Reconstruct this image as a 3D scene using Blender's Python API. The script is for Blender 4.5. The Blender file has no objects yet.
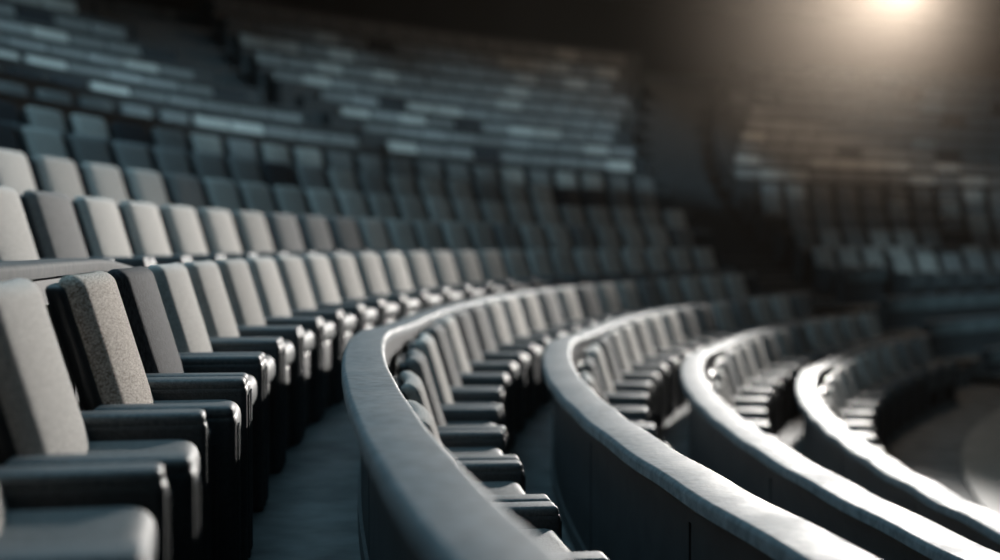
import bpy, bmesh, math, random
from mathutils import Vector, Matrix
random.seed(7)
S = 0.75                      # metres per plan unit
CAMZ = 2.90                   # eye height above the stage floor (plan units)
F = 1389.0
PHI = math.radians(73.0); DD = 33.0
CX, CY = DD*math.sin(PHI), DD*math.cos(PHI)
PITCH = 1.07
HOR = 243.0
scene = bpy.context.scene
COL = scene.collection

# ------------------------------------------------------------------ plan
H = {0:.07, 1:.52, 2:.88, 3:1.24, 4:1.61, -1:-.36, -2:-.80, -3:-1.28, -4:-1.76, -5:-2.25, -6:-2.72, -7:-3.2,
     -8:-3.7, -9:-4.25, -10:-4.85, -11:-5.5, -12:-6.15, -13:-6.85, -14:-7.5}
HR = {1:.49, 2:1.11, 3:1.57, 4:2.10, 5:2.36}
WALLH = 1.18
def Rk(k): return 33.65-1.2*k+(.09 if k == 0 else 0)
def pol(R, b, z):             # plan polar -> metres
    return Vector(((CX-R*math.cos(b))*S, (CY+R*math.sin(b))*S, z*S))
def hk(k, blk='M'): return HR[k] if (blk == 'R' and k > 0) else H[k]-(xh(k)*.6)
def ztop(k, blk='M'): return CAMZ-hk(k, blk)
XH = {-3:.06, -4:.12, -5:.14}  # extra wall height: a dark strip standing in for shade under the counters
def xh(k): return XH.get(k, .13 if k < -5 else 0)
def zfloor(k, blk='M'):
    if blk == 'R' and k > 0: return CAMZ-{1:1.40, 2:1.90, 3:2.40, 4:2.70, 5:2.82}[k]
    return max(0.0, ztop(k)-WALLH-xh(k)-({1: .06}.get(k, .06) if k >= 1 else 0))
def edges(k):
    """blocks of a row: (name, beta0, beta1) in degrees"""
    if k >= 1: return [('M', -32, 35.2)]
    e = 38+1.5*abs(k) if k < 0 else 36.0
    s = 43+1.5*abs(k)
    if k <= -5:
        return [('M', -14, 28.9), ('N', 29.9+(abs(k)-6)*.85, e), ('R', s, 100)]
    return [('M', -32 if k == 0 else -16, e), ('R', s, 100)]
def sstep(a, b, x):
    t = min(1, max(0, (x-a)/(b-a))); return t*t*(3-2*t)
BCAM = math.degrees(math.atan2(-CY, CX))
def project(p):
    x, y, z = p[0]/S, p[1]/S, p[2]/S-CAMZ
    if y < .15: return None
    return 500+F*x/y, HOR-F*z/y, math.hypot(x, y)

# ------------------------------------------------------------------ materials
def mat(name, build):
    m = bpy.data.materials.new(name); m.use_nodes = True
    nt = m.node_tree; b = nt.nodes['Principled BSDF']
    build(nt, b); return m
def N(nt, t, **kw):
    n = nt.nodes.new(t)
    for k, v in kw.items(): setattr(n, k, v)
    return n
def noise_mat(name, c1, c2, rough=.5, scale=60, bump=.15, bscale=None, spec=.5, stretch=None, r2=None, detail=4, vary=0., lo=.35, hi=.65, bdist=.004):
    def f(nt, b):
        L = nt.links.new
        tc = N(nt, 'ShaderNodeTexCoord'); mp = N(nt, 'ShaderNodeMapping'); L(tc.outputs['Object'], mp.inputs[0])
        if stretch: mp.inputs['Scale'].default_value = stretch
        nz = N(nt, 'ShaderNodeTexNoise'); nz.inputs['Scale'].default_value = scale; nz.inputs['Detail'].default_value = detail
        L(mp.outputs[0], nz.inputs['Vector'])
        cr = N(nt, 'ShaderNodeValToRGB'); cr.color_ramp.elements[0].position = lo; cr.color_ramp.elements[1].position = hi
        cr.color_ramp.elements[0].color = (*c1, 1); cr.color_ramp.elements[1].color = (*c2, 1)
        L(nz.outputs['Fac'], cr.inputs[0])
        out = cr.outputs[0]
        if vary:
            oi = N(nt, 'ShaderNodeObjectInfo'); mr = N(nt, 'ShaderNodeMapRange')
            mr.inputs['To Min'].default_value = 1-vary; mr.inputs['To Max'].default_value = 1+vary*.4
            L(oi.outputs['Random'], mr.inputs['Value'])
            hs = N(nt, 'ShaderNodeHueSaturation'); L(out, hs.inputs['Color']); L(mr.outputs[0], hs.inputs['Value']); out = hs.outputs[0]
        L(out, b.inputs['Base Color'])
        b.inputs['Roughness'].default_value = rough
        b.inputs['Specular IOR Level'].default_value = spec
        if r2 is not None:
            n3 = N(nt, 'ShaderNodeTexNoise'); n3.inputs['Scale'].default_value = 5; n3.inputs['Detail'].default_value = 5
            L(mp.outputs[0], n3.inputs['Vector'])
            m2 = N(nt, 'ShaderNodeMapRange'); m2.inputs['From Min'].default_value = .3; m2.inputs['From Max'].default_value = .7
            m2.inputs['To Min'].default_value = rough; m2.inputs['To Max'].default_value = r2
            L(n3.outputs['Fac'], m2.inputs['Value']); L(m2.outputs[0], b.inputs['Roughness'])
        if bump:
            n2 = N(nt, 'ShaderNodeTexNoise'); n2.inputs['Scale'].default_value = bscale or scale*1.5; n2.inputs['Detail'].default_value = 3
            L(mp.outputs[0], n2.inputs['Vector'])
            bp = N(nt, 'ShaderNodeBump'); bp.inputs['Strength'].default_value = bump; bp.inputs['Distance'].default_value = bdist
            L(n2.outputs['Fac'], bp.inputs['Height']); L(bp.outputs[0], b.inputs['Normal'])
    return mat(name, f)
M = {}
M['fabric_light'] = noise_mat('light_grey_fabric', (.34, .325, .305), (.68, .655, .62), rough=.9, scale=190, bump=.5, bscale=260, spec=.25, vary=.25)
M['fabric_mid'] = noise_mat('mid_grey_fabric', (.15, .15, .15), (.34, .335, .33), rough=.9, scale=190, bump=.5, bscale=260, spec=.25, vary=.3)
M['fabric_tweed'] = noise_mat('speckled_tweed_fabric', (.22, .17, .13), (.80, .74, .68), rough=.9, scale=230, bump=.8, bscale=260, spec=.25, lo=.38, hi=.62)
M['fabric_dark'] = noise_mat('charcoal_fabric', (.012, .014, .018), (.045, .05, .058), rough=.85, scale=150, bump=.5, bscale=240, spec=.3, stretch=(1, 1, .35))
M['shell'] = noise_mat('charcoal_shell', (.012, .015, .018), (.022, .026, .03), rough=.45, scale=20, bump=.05, spec=.5)
M['arm'] = noise_mat('dark_grained_plastic', (.028, .036, .042), (.05, .06, .068), rough=.48, r2=.6, scale=90, bump=.25, bscale=180, spec=.5)
M['armtop'] = noise_mat('grained_grey_pad', (.05, .065, .075), (.10, .12, .13), rough=.52, r2=.65, scale=90, bump=.3, bscale=200, spec=.5)
M['groove'] = noise_mat('brushed_dark_trim', (.05, .06, .07), (.08, .09, .10), rough=.55, scale=40, bump=.05)
M['seat'] = noise_mat('grey_seat_upholstery', (.04, .05, .055), (.12, .135, .14), rough=.6, scale=160, bump=.5, bscale=220, spec=.4)
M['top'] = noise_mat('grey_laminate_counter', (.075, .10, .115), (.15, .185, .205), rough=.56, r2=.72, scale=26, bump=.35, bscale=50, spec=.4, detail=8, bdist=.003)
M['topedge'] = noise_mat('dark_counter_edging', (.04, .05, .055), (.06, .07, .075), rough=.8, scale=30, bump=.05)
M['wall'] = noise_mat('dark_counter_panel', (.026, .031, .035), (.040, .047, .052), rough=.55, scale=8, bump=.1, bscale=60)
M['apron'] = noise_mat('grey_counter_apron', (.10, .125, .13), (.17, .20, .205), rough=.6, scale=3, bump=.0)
M['floor'] = noise_mat('dark_grey_carpet_floor', (.05, .06, .065), (.13, .15, .155), rough=.6, r2=.75, scale=4.5, bump=.3, bscale=40, spec=.4, detail=9)
M['stage'] = noise_mat('grey_stage_floor', (.11, .13, .125), (.17, .19, .185), rough=.55, scale=1.2, bump=.05, spec=.4)
M['black'] = noise_mat('near_black_wall', (.006, .007, .009), (.014, .016, .019), rough=.9, scale=.6, bump=0)
M['ceil'] = noise_mat('dark_ceiling', (.03, .035, .04), (.045, .05, .055), rough=.9, scale=.4, bump=0)
def lens(nt, b):
    b.inputs['Base Color'].default_value = (1, .95, .85, 1)
    b.inputs['Emission Color'].default_value = (1, .90, .76, 1); b.inputs['Emission Strength'].default_value = LENS_E
LENS_E = 4
M['lens'] = mat('glowing_lens', lens)

# ------------------------------------------------------------------ mesh helpers
def link(name, bm, mats, parent=None, smooth=True, ang=40):
    me = bpy.data.meshes.new(name)
    for v in bm.verts: v.co *= S
    bmesh.ops.recalc_face_normals(bm, faces=bm.faces)
    bm.to_mesh(me); bm.free()
    for m in (mats if isinstance(mats, (list, tuple)) else [mats]): me.materials.append(M[m])
    if smooth:
        me.polygons.foreach_set('use_smooth', [True]*len(me.polygons)); me.set_sharp_from_angle(angle=math.radians(ang))
    o = bpy.data.objects.new(name, me); COL.objects.link(o)
    if parent: o.parent = parent
    return o
def tag(o, label=None, cat=None, group=None, kind=None):
    if label: o['label'] = label
    if cat: o['category'] = cat
    if group: o['group'] = group
    if kind: o['kind'] = kind
    return o
def empty(name, loc=(0, 0, 0), rz=0):
    o = bpy.data.objects.new(name, None); COL.objects.link(o); o.location = loc; o.rotation_euler = (0, 0, rz); o.empty_display_size = .1
    return o
def ticks(a, b, r, n, mid):
    """coordinates along an edge, dense in the rounded ends"""
    h = (b-a)/2; r = min(r, h*.98); out = [-h+r*(1-math.cos(math.pi/2*i/n)) for i in range(n+1)]
    inner = [-h+r+(2*h-2*r)*i/mid for i in range(1, mid)]
    return out+inner+[-x for x in reversed(out)]
def rbox(bm, x0, x1, y0, y1, z0, z1, r=.03, n=3, mid=2, fn=None, mi=0):
    """box with rounded edges; fn bends each point"""
    c = Vector(((x0+x1)/2, (y0+y1)/2, (z0+z1)/2)); hs = Vector(((x1-x0)/2, (y1-y0)/2, (z1-z0)/2))
    r = min(r, min(hs)*.98)
    T = [ticks(-h, h, r, n, mid) for h in hs]
    cache = {}
    def vert(p):
        key = tuple(round(a, 6) for a in p)
        if key in cache: return cache[key]
        inn = Vector([max(-(h-r), min(h-r, a)) for a, h in zip(p, hs)])
        d = Vector(p)-inn
        q = inn+d.normalized()*r if d.length > 1e-9 else Vector(p)
        q = c+q
        if fn: q = fn(q)
        cache[key] = bm.verts.new(q); return cache[key]
    for ax in range(3):
        u, v = (ax+1) % 3, (ax+2) % 3
        for sg in (-1, 1):
            for i in range(len(T[u])-1):
                for j in range(len(T[v])-1):
                    ps = []
                    for (a, b_) in ((i, j), (i+1, j), (i+1, j+1), (i, j+1)):
                        p = [0, 0, 0]; p[ax] = sg*hs[ax]; p[u] = T[u][a]; p[v] = T[v][b_]; ps.append(vert(p))
                    if len(set(ps)) < 3: continue
                    try:
                        f = bm.faces.new(list(dict.fromkeys(ps))); f.material_index = mi
                    except ValueError: pass
def box(bm, x0, x1, y0, y1, z0, z1, fn=None, mi=0):
    vs = [Vector((x, y, z)) for x in (x0, x1) for y in (y0, y1) for z in (z0, z1)]
    if fn: vs = [fn(v) for v in vs]
    vs = [bm.verts.new(v) for v in vs]
    for q in ((0, 1, 3, 2), (4, 6, 7, 5), (0, 4, 5, 1), (2, 3, 7, 6), (0, 2, 6, 4), (1, 5, 7, 3)):
        bm.faces.new([vs[i] for i in q]).material_index = mi
def arcv(R, b, z): return Vector((CX-R*math.cos(b), CY+R*math.sin(b), z))
def sweep(bm, prof, b0, b1, step=.35, mi=0, mis=None, wob=None):
    """closed profile [(R, z)] swept along the arc from b0 to b1 (degrees)"""
    n = max(2, int(abs(b1-b0)/step)); rings = []
    for i in range(n+1):
        bd = b0+(b1-b0)*i/n; b = math.radians(bd); w, dz = wob(bd) if wob else (0, 0)
        rings.append([bm.verts.new(arcv(R+w, b, z+dz)) for R, z in prof])
    m = len(prof)
    for i in range(n):
        for j in range(m):
            f = bm.faces.new([rings[i][j], rings[i+1][j], rings[i+1][(j+1) % m], rings[i][(j+1) % m]])
            f.material_index = mis[j] if mis else mi
    bm.faces.new(rings[0]).material_index = mi; bm.faces.new(rings[-1]).material_index = mi

# ------------------------------------------------------------------ chair
LEAN = .17/.56
def lean(q):
    q = q.copy(); q.x += (1.15-q.z)*LEAN; q.x -= .028*(1-(q.y/.42)**2); return q
def back_shell(bm, n=3, mi=0): rbox(bm, -.01, .06, -.405, .405, .36, 1.115, .03, n, 3, lean, mi)
def back_pad(bm, n=4, mi=0):
    def f(q):
        q = lean(q); t = max(0, 1-(abs(q.y)/.385)**2); q.x += (.055*t-.02)*(1 if q.x > 0 else 0); return q
    rbox(bm, .045, .14, -.385, .385, .58, 1.145, .045, n, 4, f, mi)
def arm_mesh(bm, y0, y1, n=3, mi=0): rbox(bm, .16, .62, y0, y1, 0, .70, .028, n, 2, None, mi)
def arm_fn(q):
    return q
AW = .15; HALF = PITCH/2-.003
def make_chair(fab):
    t = empty('auditorium_chair')
    bm = bmesh.new(); back_pad(bm, 5); pad = link('backrest_cushion', bm, fab, t)
    bm = bmesh.new(); back_shell(bm); link('backrest_shell', bm, 'shell', t)
    bm = bmesh.new(); rbox(bm, .16, .60, -(HALF-AW-.01), HALF-AW-.01, .50, .655, .06, 4, 3); st = link('seat', bm, 'seat', t)
    bm = bmesh.new(); rbox(bm, .17, .57, -(HALF-AW-.02), HALF-AW-.02, .0, .51, .02, 2, 1); link('seat_base', bm, 'shell', t)
    for sg in (-1, 1):
        ya, yb = sorted((sg*HALF, sg*(HALF-AW)))
        bm = bmesh.new(); arm_mesh(bm, ya, yb, 4); a = link('armrest', bm, 'arm', t)
        bm = bmesh.new(); rbox(bm, .165, .612, ya+.004, yb-.004, .67, .725, .022, 3, 2); link('arm_pad', bm, 'armtop', a)
        bm = bmesh.new()
        for q in (.3, .5, .7):
            yy = ya+(yb-ya)*q; box(bm, .612, .627, yy-.006, yy+.006, .02, .66)
        link('front_trim', bm, 'groove', a)
        bm = bmesh.new()
        yo = sg*HALF; o = sg*.003
        ys = sorted((yo-o*.3, yo+o))
        for sy in (ys, sorted((sg*(HALF-AW)+o*.3, sg*(HALF-AW)-o))):
            box(bm, .22, .56, sy[0], sy[1], .60, .606); box(bm, .22, .56, sy[0], sy[1], .08, .086)
            box(bm, .22, .226, sy[0], sy[1], .08, .606); box(bm, .554, .56, sy[0], sy[1], .08, .606)
        link('side_panel_line', bm, 'groove', a)
    return t
def lod_bm(bm, wide=False):
    if wide: rbox(bm, .035, .135, -.51, .51, .5, 1.145, .03, 1, 2, lean, 0)
    else: back_pad(bm, 2, 0)
    rbox(bm, -.01, .045, -.425, .425, .36, 1.115, .028, 1, 1, lean, 1)
    rbox(bm, .16, .60, -(HALF-AW-.01), HALF-AW-.01, .3, .655, .05, 2, 1, None, 2)
    for sg in (-1, 1):
        ya, yb = sorted((sg*HALF, sg*(HALF-AW))); rbox(bm, .16, .62, ya, yb, 0, .72, .03, 1, 1, None, 3)
def copy_tree(o, parent=None):
    c = o.copy(); COL.objects.link(c); c.parent = parent
    for ch in o.children: copy_tree(ch, c)
    return c
FABS = {'light': 'fabric_light', 'mid': 'fabric_mid', 'dark': 'fabric_dark', 'tweed': 'fabric_tweed'}
WORDS = {'light': 'light grey', 'mid': 'mid grey', 'dark': 'charcoal', 'tweed': 'speckled beige'}
full = {}; lod = {}
def get_full(s):
    if s not in full: full[s] = [make_chair(FABS[s]), False]
    if not full[s][1]: full[s][1] = True; return full[s][0]
    return copy_tree(full[s][0])
def get_lod(s, wide=False):
    fab = FABS[s]; s = (s, wide)
    if s not in lod:
        bm = bmesh.new(); lod_bm(bm, wide); lod[s] = link('auditorium_chair', bm, [fab, 'shell', 'seat', 'arm']); return lod[s]
    o = lod[s].copy(); COL.objects.link(o); return o
def ordn(n):
    w = 'first second third fourth fifth sixth seventh eighth ninth tenth eleventh twelfth thirteenth fourteenth fifteenth sixteenth seventeenth eighteenth nineteenth twentieth'.split()
    if n <= 20: return w[n-1]
    return '%d%s' % (n, 'th' if 10 <= n % 100 <= 20 else {1: 'st', 2: 'nd', 3: 'rd'}.get(n % 10, 'th'))
def rowname(k, blk):
    if k == 0: r = 'nearest row left of the widest counter'
    elif k > 0 and blk != 'R': r = 'row inside the %s curved counter' % ordn(k)
    elif k > 0: r = '%s far row down' % ordn(k)
    else: r = '%s row up behind nearest row' % ordn(-k)
    if blk == 'R': r = ('%s far row' % (ordn(-k+1) if k <= 0 else 'lowest'))+' right of stair aisle'
    if blk == 'N': r = '%s row up between the two aisles' % ordn(-k)
    return r
slots = []
for k in range(4, -14, -1):
    for blk, b0, b1 in edges(k):
        R = Rk(k)-.305
        dphi = math.degrees(PITCH/(R-.63))
        if k == 0: ph = math.degrees(-4.78/R)
        else: ph = ((k*37) % 10)/10*dphi
        n0 = math.ceil((b0+dphi*.6-ph)/dphi); n1 = math.floor((b1-dphi*.6-ph)/dphi)
        for i in range(n0, n1+1): slots.append((k, blk, R, ph+i*dphi))
b_r1 = 45.0
R = Rk(1)-.27
for i in range(9): slots.append((1, 'R', R, 46.6+i*math.degrees(PITCH/(R-.63))))
vis = []
for k, blk, R, bd in slots:
    b = math.radians(bd); zf = zfloor(k, blk)
    ok = False
    for z in (.2, .7, 1.2):
        for dr in (0, .6):
            p = project(pol(R-dr, b, zf+z))
            if p and -45 < p[0] < 1040 and -20 < p[1] < 640 and p[2] > 1.9: ok = True
    p = project(pol(R, b, zf+1))
    if not ok: continue
    vis.append([p[2] if p else 1, k, blk, R, bd, zf, p[0] if p else 0])
vis.sort(key=lambda v: v[0])
NIND = 300
LODR = 24
cnt = {}
for v in sorted(vis, key=lambda v: -v[4] if v[1] >= 1 and v[2] == 'M' else v[4]):
    key = (v[1], v[2])
    if v[6] > -25 or v[1] >= 1: cnt[key] = cnt.get(key, 0)+1
    v.append(cnt.get(key, 0))
rest = []; edge_seen = set()
for idx, (r, k, blk, R, bd, zf, px, num) in enumerate(vis):
    rnd = random.Random(int(bd*1000)+k*7919).random()
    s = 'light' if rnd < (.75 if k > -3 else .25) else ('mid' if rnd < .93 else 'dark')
    if k == 0:
        i = round((bd-math.degrees(-4.78/R))/math.degrees(PITCH/(R-.63)))
        s = {-1: 'light', 0: 'tweed', 1: 'dark'}.get(i, 'light')
        if i == -1: s = 'light'
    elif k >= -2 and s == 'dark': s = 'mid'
    if idx >= NIND: rest.append((k, blk, R, bd, zf)); continue
    b = math.radians(bd)
    if k == 0: R += .15*sstep(-8.3, -11.5, bd)
    dn = 0
    if k >= 1 and blk == 'M':
        bt = BCAM+math.degrees(math.acos(Rk(k)/DD)); dn = -.15*sstep(bt+8, bt-4, bd)*S
        R += (.07 if k == 1 else .05)*sstep(bt+8, bt+1, bd)
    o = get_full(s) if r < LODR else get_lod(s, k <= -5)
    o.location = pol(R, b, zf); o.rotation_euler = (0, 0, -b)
    for ch in o.children:
        if ch.name.startswith('backrest'): ch.location.z = dn
    tag(o, '%s fabric chair, %s from %s, %s' % (WORDS[s], ordn(max(num, 1)), 'the far end' if k >= 1 and blk == 'M' else 'left', rowname(k, blk)) if num > 0 else '%s fabric chair %s left frame edge, %s' % (WORDS[s], 'just inside' if (k, blk) in edge_seen else 'at', rowname(k, blk)), 'chair', 'auditorium chairs in curved rows')
    if num == 0: edge_seen.add((k, blk))
if rest:
    src = bmesh.new(); lod_bm(src); srw = bmesh.new(); lod_bm(srw, True); bm = bmesh.new()
    for k, blk, R, bd, zf in rest:
        b = math.radians(bd); mx = Matrix.Translation(pol(R, b, zf)/S) @ Matrix.Rotation(-b, 4, 'Z')
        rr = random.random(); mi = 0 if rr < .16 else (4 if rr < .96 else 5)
        sr = srw if k <= -5 else src
        mp = {v: bm.verts.new(mx @ v.co) for v in sr.verts}
        for f in sr.faces:
            g = bm.faces.new([mp[v] for v in f.verts]); g.material_index = f.material_index if f.material_index else mi
    src.free()
    o = link('distant_chair_rows', bm, ['fabric_light', 'shell', 'seat', 'arm', 'fabric_mid', 'fabric_dark'])
    tag(o, 'blurred mass of distant grey auditorium chairs filling the far raised rows', 'chairs', None, 'stuff')
print('CHAIRS', len(vis), 'rest', len(rest))

# ------------------------------------------------------------------ curved counters
def zdrop(k, blk):
    if blk == 'M' and k >= 1:
        bt = BCAM+math.degrees(math.acos(Rk(k)/DD))
        def f(bd):
            amp = {1: .002, 2: .0035, 3: .004, 4: .009}[k]  # ripple shaped into the tops to suggest bright patches of light
            return (.045*sstep(bt-1, bt-7, bd) if k == 1 else 0), -.11*sstep(bt+2.5, bt+9.5, bd)+amp*math.sin(math.radians(bd)*Rk(k)*2*math.pi/PITCH+k)
        return f
    if k == 0: return lambda bd: (.15*sstep(-8.3, -11.5, bd), -.09*sstep(-6, -3, bd))
    if k >= -3: return lambda bd: (0, -.09+xh(k)*.6)
    return lambda bd: (0, 0)
def rounded_top(R, z, w=.27, t=.055):
    p = []
    for (cx, cz, a0) in ((R-.022, z-.022, 0), (R-w+.022, z-.022, 90)):
        for i in range(5):
            a = math.radians(a0+i*22.5); p.append((cx+.022*math.cos(a), cz+.022*math.sin(a)))
    p += [(R-w, z-t), (R, z-t)]
    return p
def counter(k, blk, b0, b1, label):
    R = Rk(k); z = ztop(k, blk)
    zb_out = zfloor(k-1, blk if k > 1 else 'M') if k > -14 else z-.8
    if k == 1 and blk == 'R': zb_out = z-.7
    zb = min(zfloor(k, blk), zb_out)-.02
    root = empty('curved_counter', pol(R-.13, math.radians((b0+b1)/2), zfloor(k, blk)))
    inv = -Vector(root.location)/S
    def fin(name, bm, m):
        for v in bm.verts: v.co += inv
        return link(name, bm, m, root)
    near = (k >= 0 and blk == 'M')
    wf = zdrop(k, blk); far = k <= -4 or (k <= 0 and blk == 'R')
    bm = bmesh.new(); pr = rounded_top(R, z, (.20 if k == 1 else .225) if near else .24)
    sweep(bm, pr, b0, b1, .3 if near else .8, wob=wf)
    fin('counter_top', bm, 'wall' if far else ('topedge' if k == 0 else 'top'))  # far tops dark: recess shadow lines put into the colour
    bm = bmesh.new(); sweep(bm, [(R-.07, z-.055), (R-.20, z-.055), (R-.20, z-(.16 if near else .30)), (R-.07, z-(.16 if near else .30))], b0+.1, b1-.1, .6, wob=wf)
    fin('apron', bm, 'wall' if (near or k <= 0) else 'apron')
    if near and k > 0:
        step = math.degrees(2.15/R); n = int((b1-b0)/step)
        for i in range(n):
            a0 = b0+.2+i*(b1-b0-.4)/n; a1 = b0+.2+(i+1)*(b1-b0-.4)/n
            bm = bmesh.new()
            sweep(bm, [(R-.085, z-.14), (R-.19, z-.14), (R-.19, zb), (R-.085, zb)], a0+.03, a1-.03, .6, wob=wf)
            # raised stile at the seam
            fin('wall_panel', bm, 'wall')
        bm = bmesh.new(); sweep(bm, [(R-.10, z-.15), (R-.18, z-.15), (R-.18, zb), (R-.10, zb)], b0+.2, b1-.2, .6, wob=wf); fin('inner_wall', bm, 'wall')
        bm = bmesh.new(); sweep(bm, [(R-.07, zb_out+.10), (R-.09, zb_out+.10), (R-.09, zb_out-.01), (R-.07, zb_out-.01)], b0+.2, b1-.2, .6, wob=lambda bd: (wf(bd)[0], 0)); fin('kick_board', bm, 'topedge')
    else:
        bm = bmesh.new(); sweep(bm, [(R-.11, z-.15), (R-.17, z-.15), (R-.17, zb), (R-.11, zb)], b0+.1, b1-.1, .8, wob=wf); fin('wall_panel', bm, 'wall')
    for be, sgn in ((b0, 1), (b1, -1)):
        if abs(be) < 70:
            bm = bmesh.new(); sweep(bm, [(R-.02, z-.05), (R-.25, z-.05), (R-.25, zb), (R-.02, zb)], be, be+sgn*.12, .1, wob=wf); fin('end_panel', bm, 'wall')
    tag(root, label, 'counter', 'curved counters dividing the seating tiers'); return root
for k in range(5, -14, -1):
    if k == 5: continue
    for blk, b0, b1 in edges(k):
        # keep what the frame can show
        if blk == 'R': b1 = 74
        if k >= 0 and blk == 'M':
            lab = {0: 'dark curved counter behind the nearest row of chairs at left edge',
                   1: 'widest curved grey counter sweeping from bottom centre up left of the second row',
                   2: 'second curved counter, brightly lit, sweeping to the bottom right',
                   3: 'third curved counter, brightly lit, running off the right edge',
                   4: 'fourth, lowest curved counter with bright spots of light, beside the stage'}[k]
        elif blk == 'R': lab = 'far curved counter of %s tier up, right of the stair aisle' % ordn(-k+1)
        elif blk == 'N': lab = 'far curved counter of %s tier up, between the two aisles' % ordn(-k)
        else: lab = 'raised curved counter of %s tier up behind the nearest row' % ordn(-k)
        counter(k, blk, b0, b1, lab)
for k, b0 in ((1, 42.4), (2, 41.9), (3, 41.0), (4, 41.4), (5, 38.0)):
    counter(k, 'R', b0, 74, '%s low grey counter down at far right beyond the aisle' % ordn(k))

# ------------------------------------------------------------------ setting
def struct(name, bm, m, smooth=True):
    o = link(name, bm, m, None, smooth); o['kind'] = 'structure'; return o
bm = bmesh.new()
def ring(bm, R0, R1, z, b0, b1, step=1.5):
    n = max(1, int((b1-b0)/step)); prev = None
    for i in range(n+1):
        b = math.radians(b0+(b1-b0)*i/n); cur = (bm.verts.new(arcv(R0, b, z)), bm.verts.new(arcv(R1, b, z)))
        if prev: bm.faces.new((prev[0], cur[0], cur[1], prev[1]))
        prev = cur
def riser(bm, R, z0, z1, b0, b1, step=1.5):
    n = max(1, int((b1-b0)/step)); prev = None
    for i in range(n+1):
        b = math.radians(b0+(b1-b0)*i/n); cur = (bm.verts.new(arcv(R, b, z0)), bm.verts.new(arcv(R, b, z1)))
        if prev: bm.faces.new((prev[0], cur[0], cur[1], prev[1]))
        prev = cur
for k in range(4, -15, -1):      # tier floors: one terrace per row
    z = zfloor(k); R1 = Rk(k)-.13; R0 = Rk(k+1)-.13
    if k == 4: R0 = 0.5
    if k >= 1: ring(bm, R0, R1, z, -40, 40)
    else: ring(bm, R0, R1, z, -40, 110)
    zu = zfloor(k-1) if k > -14 else z
    if k > -14: riser(bm, R1, z, zu, -40, 40 if k >= 1 else 110)
struct('floor', bm, 'floor', False)
bm = bmesh.new()                  # terraces of the far right block + the stage floor
ring(bm, .5, Rk(5)-.13, .0, 40, 110)
for k in range(5, 0, -1):
    z = zfloor(k, 'R'); zu = zfloor(k-1, 'R') if k > 1 else zfloor(0)
    if k < 5: ring(bm, Rk(k+1)-.13, Rk(k)-.13, z, 40, 110)
    riser(bm, Rk(k)-.13, z, zu, 40, 110)
ring(bm, .5, Rk(5)-.13, .0, 40, 110)
struct('floor', bm, 'floor', False)
# round stage platform with a step
bm = bmesh.new()
for (R, z) in ((26.9, .10), (25.7, .2)):
    n = 96; a = [bm.verts.new(Vector((CX+R*math.cos(2*math.pi*i/n), CY+R*math.sin(2*math.pi*i/n), z))) for i in range(n)]
    b_ = [bm.verts.new(Vector((CX+R*math.cos(2*math.pi*i/n), CY+R*math.sin(2*math.pi*i/n), 0))) for i in range(n)]
    bm.faces.new(a)
    for i in range(n): bm.faces.new((a[i], a[(i+1) % n], b_[(i+1) % n], b_[i]))
o = link('stage_platform', bm, 'stage', None, False); tag(o, 'low round grey stage platform on the floor at the right edge', 'stage')
# back wall, ceiling
CEIL = CAMZ+9.4
bm = bmesh.new(); riser(bm, 52.2, zfloor(-14)-1, CEIL, -60, 115, 1.5); struct('wall_back', bm, 'black')
bm = bmesh.new(); ring(bm, .5, 52.2, CEIL, -60, 115, 1.5); struct('ceiling', bm, 'ceil', False)

# stair aisle steps
def stairs(ks, f0, f1, label):
    root = None
    for k in ks:
        z0, z1 = zfloor(k), zfloor(k-1)
        R1 = Rk(k)-.13; n = 3
        if root is None:
            root = empty('stair_flight', pol(Rk(k), math.radians(f0(k)), z0)); inv = -Vector(root.location)/S
        bm = bmesh.new()
        for i in range(n):
            sweep(bm, [(R1-.0, z0), (R1-.30*(n-i), z0), (R1-.30*(n-i), z0+(z1-z0)*(i+1)/(n)), (R1, z0+(z1-z0)*(i+1)/n)], f0(k), f1(k), 1.2)
        for v in bm.verts: v.co += inv
        link('step', bm, 'wall', root, False)
    tag(root, label, 'stairs')
stairs(range(0, -13, -1), lambda k: 38.4+1.5*abs(k), lambda k: 42.6+1.5*abs(k), 'dim flight of steps climbing the wide aisle between far seating blocks')
stairs(range(-6, -13, -1), lambda k: 28.95, lambda k: 29.8+(abs(k)-6)*.85 if k < -5 else 29.0, 'dark narrow flight of steps between upper left seating blocks')

# spotlight fixture
LX, LY, LZ = 13.1, 44.5, CAMZ+8.65
aim = Vector((-.6, 6.5, CAMZ-.3))
lp = Vector((LX, LY, LZ)); d = (aim-lp).normalized()
root = empty('stage_spotlight', lp*S)
root.rotation_euler = d.to_track_quat('-Z', 'Y').to_euler()
def cyl(bm, r0, r1, z0, z1, n=32, cap=True):
    a = [bm.verts.new((r0*math.cos(2*math.pi*i/n), r0*math.sin(2*math.pi*i/n), z0)) for i in range(n)]
    b = [bm.verts.new((r1*math.cos(2*math.pi*i/n), r1*math.sin(2*math.pi*i/n), z1)) for i in range(n)]
    for i in range(n): bm.faces.new((a[i], a[(i+1) % n], b[(i+1) % n], b[i]))
    if cap: bm.faces.new(a); bm.faces.new(b)
bm = bmesh.new(); cyl(bm, .62, .40, .05, 1.3); cyl(bm, .66, .66, -.05, .12, cap=False); cyl(bm, .42, .30, 1.28, 1.5); link('housing', bm, 'shell', root)
bm = bmesh.new(); cyl(bm, .46, .46, -.0, .04); link('lens', bm, 'lens', root)
bm = bmesh.new(); box(bm, -.74, -.68, -.06, .06, -.0, .7, None); box(bm, .68, .74, -.06, .06, 0, .7); box(bm, -.74, .74, .0, .06, .62, .7)
for v in bm.verts: v.co = Vector((v.co.x, v.co.z*1.0, v.co.y+.5))
link('yoke', bm, 'shell', root)
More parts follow.
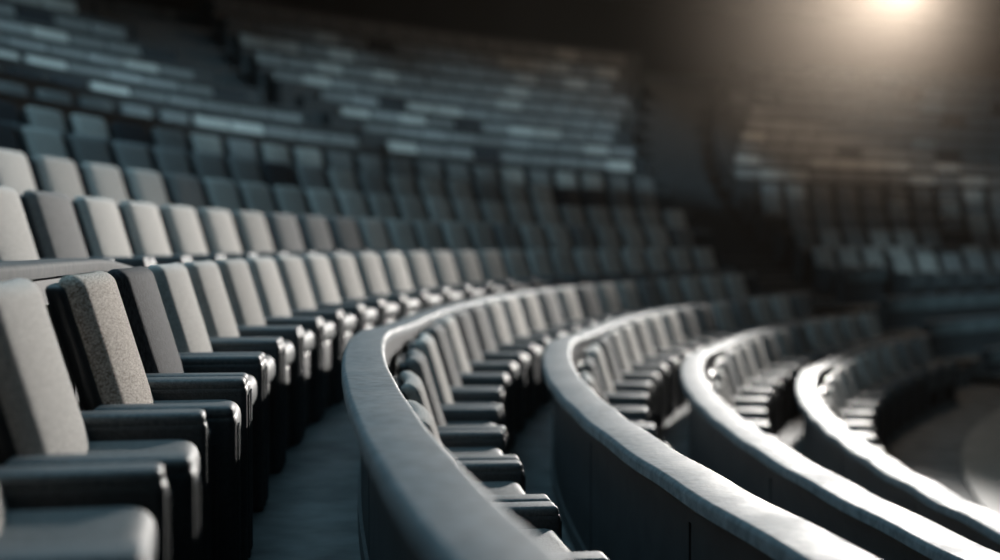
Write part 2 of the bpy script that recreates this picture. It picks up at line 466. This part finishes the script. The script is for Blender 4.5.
tag(root, 'glowing warm stage spotlight hanging under the ceiling at the top right', 'lamp')

# ------------------------------------------------------------------ lights
def light(name, typ, loc, target, energy, color, **kw):
    l = bpy.data.lights.new(name, typ); l.energy = energy; l.color = color
    for k_, v_ in kw.items(): setattr(l, k_, v_)
    o = bpy.data.objects.new(name, l); COL.objects.link(o); o.location = Vector(loc)*S
    dd = Vector(target)-Vector(loc); o.rotation_euler = dd.to_track_quat('-Z', 'Y').to_euler(); return o
light('spot_key', 'SPOT', lp+d*.12, aim, KEY, (1, .87, .74), spot_size=math.radians(21), spot_blend=.75, shadow_soft_size=.35) if False else None
KEY = 59000
light('spot_key', 'SPOT', lp+d*.12, aim, KEY, (1, .94, .88), spot_size=math.radians(21), spot_blend=.7, shadow_soft_size=.15)
light('spot_flood', 'POINT', lp+d*.3, aim, 300, (1, .76, .56), shadow_soft_size=.1)
light('fill_overhead', 'AREA', (-3, 10, CEIL-.3), (-2, 10, 0), 760, (.45, .80, 1), shape='RECTANGLE', size=14, size_y=14)  # added unseen cyan fill over the near rows, no fixture
bank = [(CX-42.6*math.cos(math.radians(b_)), CY+42.6*math.sin(math.radians(b_)), 3.1, e_, 15) for b_, e_ in ((20, 9500), (25.5, 9000), (32, 9500), (38, 9000), (44.5, 9500), (51, 8500))]
for tx, ty, tz, e, sa in bank+[(17, 48, 3.2, 4000, 21), (12, 32, -1.5, 3500, 22)]:
    light('fill_bank', 'SPOT', (16, 14, CEIL-.3), (tx, ty, CAMZ+tz), e, (.55, .86, 1), spot_size=math.radians(sa), spot_blend=.9, shadow_soft_size=.5)  # added unseen fill spots, aimed to brighten the far seating
light('fill_stage', 'AREA', (24, 18, CEIL-.3), (24, 20, 0), 260, (.75, .92, 1), shape='RECTANGLE', size=8, size_y=8)  # added unseen fill above the stage, no fixture

# ------------------------------------------------------------------ world haze
w = bpy.data.worlds.new('World'); scene.world = w; w.use_nodes = True
bg = w.node_tree.nodes['Background']; bg.inputs[0].default_value = (.02, .03, .035, 1); bg.inputs[1].default_value = 0
vs = w.node_tree.nodes.new('ShaderNodeVolumeScatter'); vs.inputs['Density'].default_value = .00025/S; vs.inputs['Anisotropy'].default_value = .5
vs.inputs['Color'].default_value = (.95, .95, .95, 1)
w.node_tree.links.new(vs.outputs[0], w.node_tree.nodes['World Output'].inputs['Volume'])

HAZE = .033
nt = w.node_tree
tc = nt.nodes.new('ShaderNodeNewGeometry'); mp = nt.nodes.new('ShaderNodeMapping'); mp.vector_type = 'TEXTURE'
hc = lp*S+Vector((0, 0, -.5)); mp.inputs['Location'].default_value = hc; mp.inputs['Scale'].default_value = (18, 18, 14)
nt.links.new(tc.outputs['Position'], mp.inputs[0])
gr = nt.nodes.new('ShaderNodeTexGradient'); gr.gradient_type = 'SPHERICAL'; nt.links.new(mp.outputs[0], gr.inputs[0])
def mth(op, a, b_):
    n_ = nt.nodes.new('ShaderNodeMath'); n_.operation = op
    for i_, v_ in enumerate((a, b_)):
        if isinstance(v_, (int, float)): n_.inputs[i_].default_value = v_
        else: nt.links.new(v_, n_.inputs[i_])
    return n_.outputs[0]
g = gr.outputs['Fac']
dens = mth('ADD', mth('MULTIPLY', mth('MULTIPLY', g, mth('POWER', mth('SUBTRACT', 1.0, g), 1.1)), HAZE), .00014)
w.cycles.volume_step_size = 2.0; scene.cycles.volume_max_steps = 28
nt.links.new(dens, vs.inputs['Density']); vs.inputs['Color'].default_value = (.95, .80, .66, 1); vs.inputs['Anisotropy'].default_value = .38

# ------------------------------------------------------------------ camera
cd = bpy.data.cameras.new('camera'); cam = bpy.data.objects.new('camera', cd); COL.objects.link(cam); scene.camera = cam
cam.location = (0, 0, CAMZ*S)
cam.rotation_euler = (math.radians(90)-math.atan((280-HOR)/F), 0, 0)
cd.sensor_width = 36; cd.lens = F*36/1000; cd.clip_start = .05; cd.clip_end = 200
cd.dof.use_dof = True; cd.dof.focus_distance = 5.3*S
cd.dof.aperture_fstop = (cd.lens/1000)/(.052*S)
cd.dof.aperture_blades = 0
scene.view_settings.view_transform = 'Standard'; scene.view_settings.look = 'None'; scene.view_settings.gamma = 1
scene.view_settings.exposure = 0; scene.view_settings.use_curve_mapping = False
scene.cycles.use_denoising = True
scene.cycles.max_bounces = 5; scene.cycles.diffuse_bounces = 2; scene.cycles.glossy_bounces = 2; scene.cycles.volume_bounces = 0
scene.cycles.sample_clamp_indirect = 4
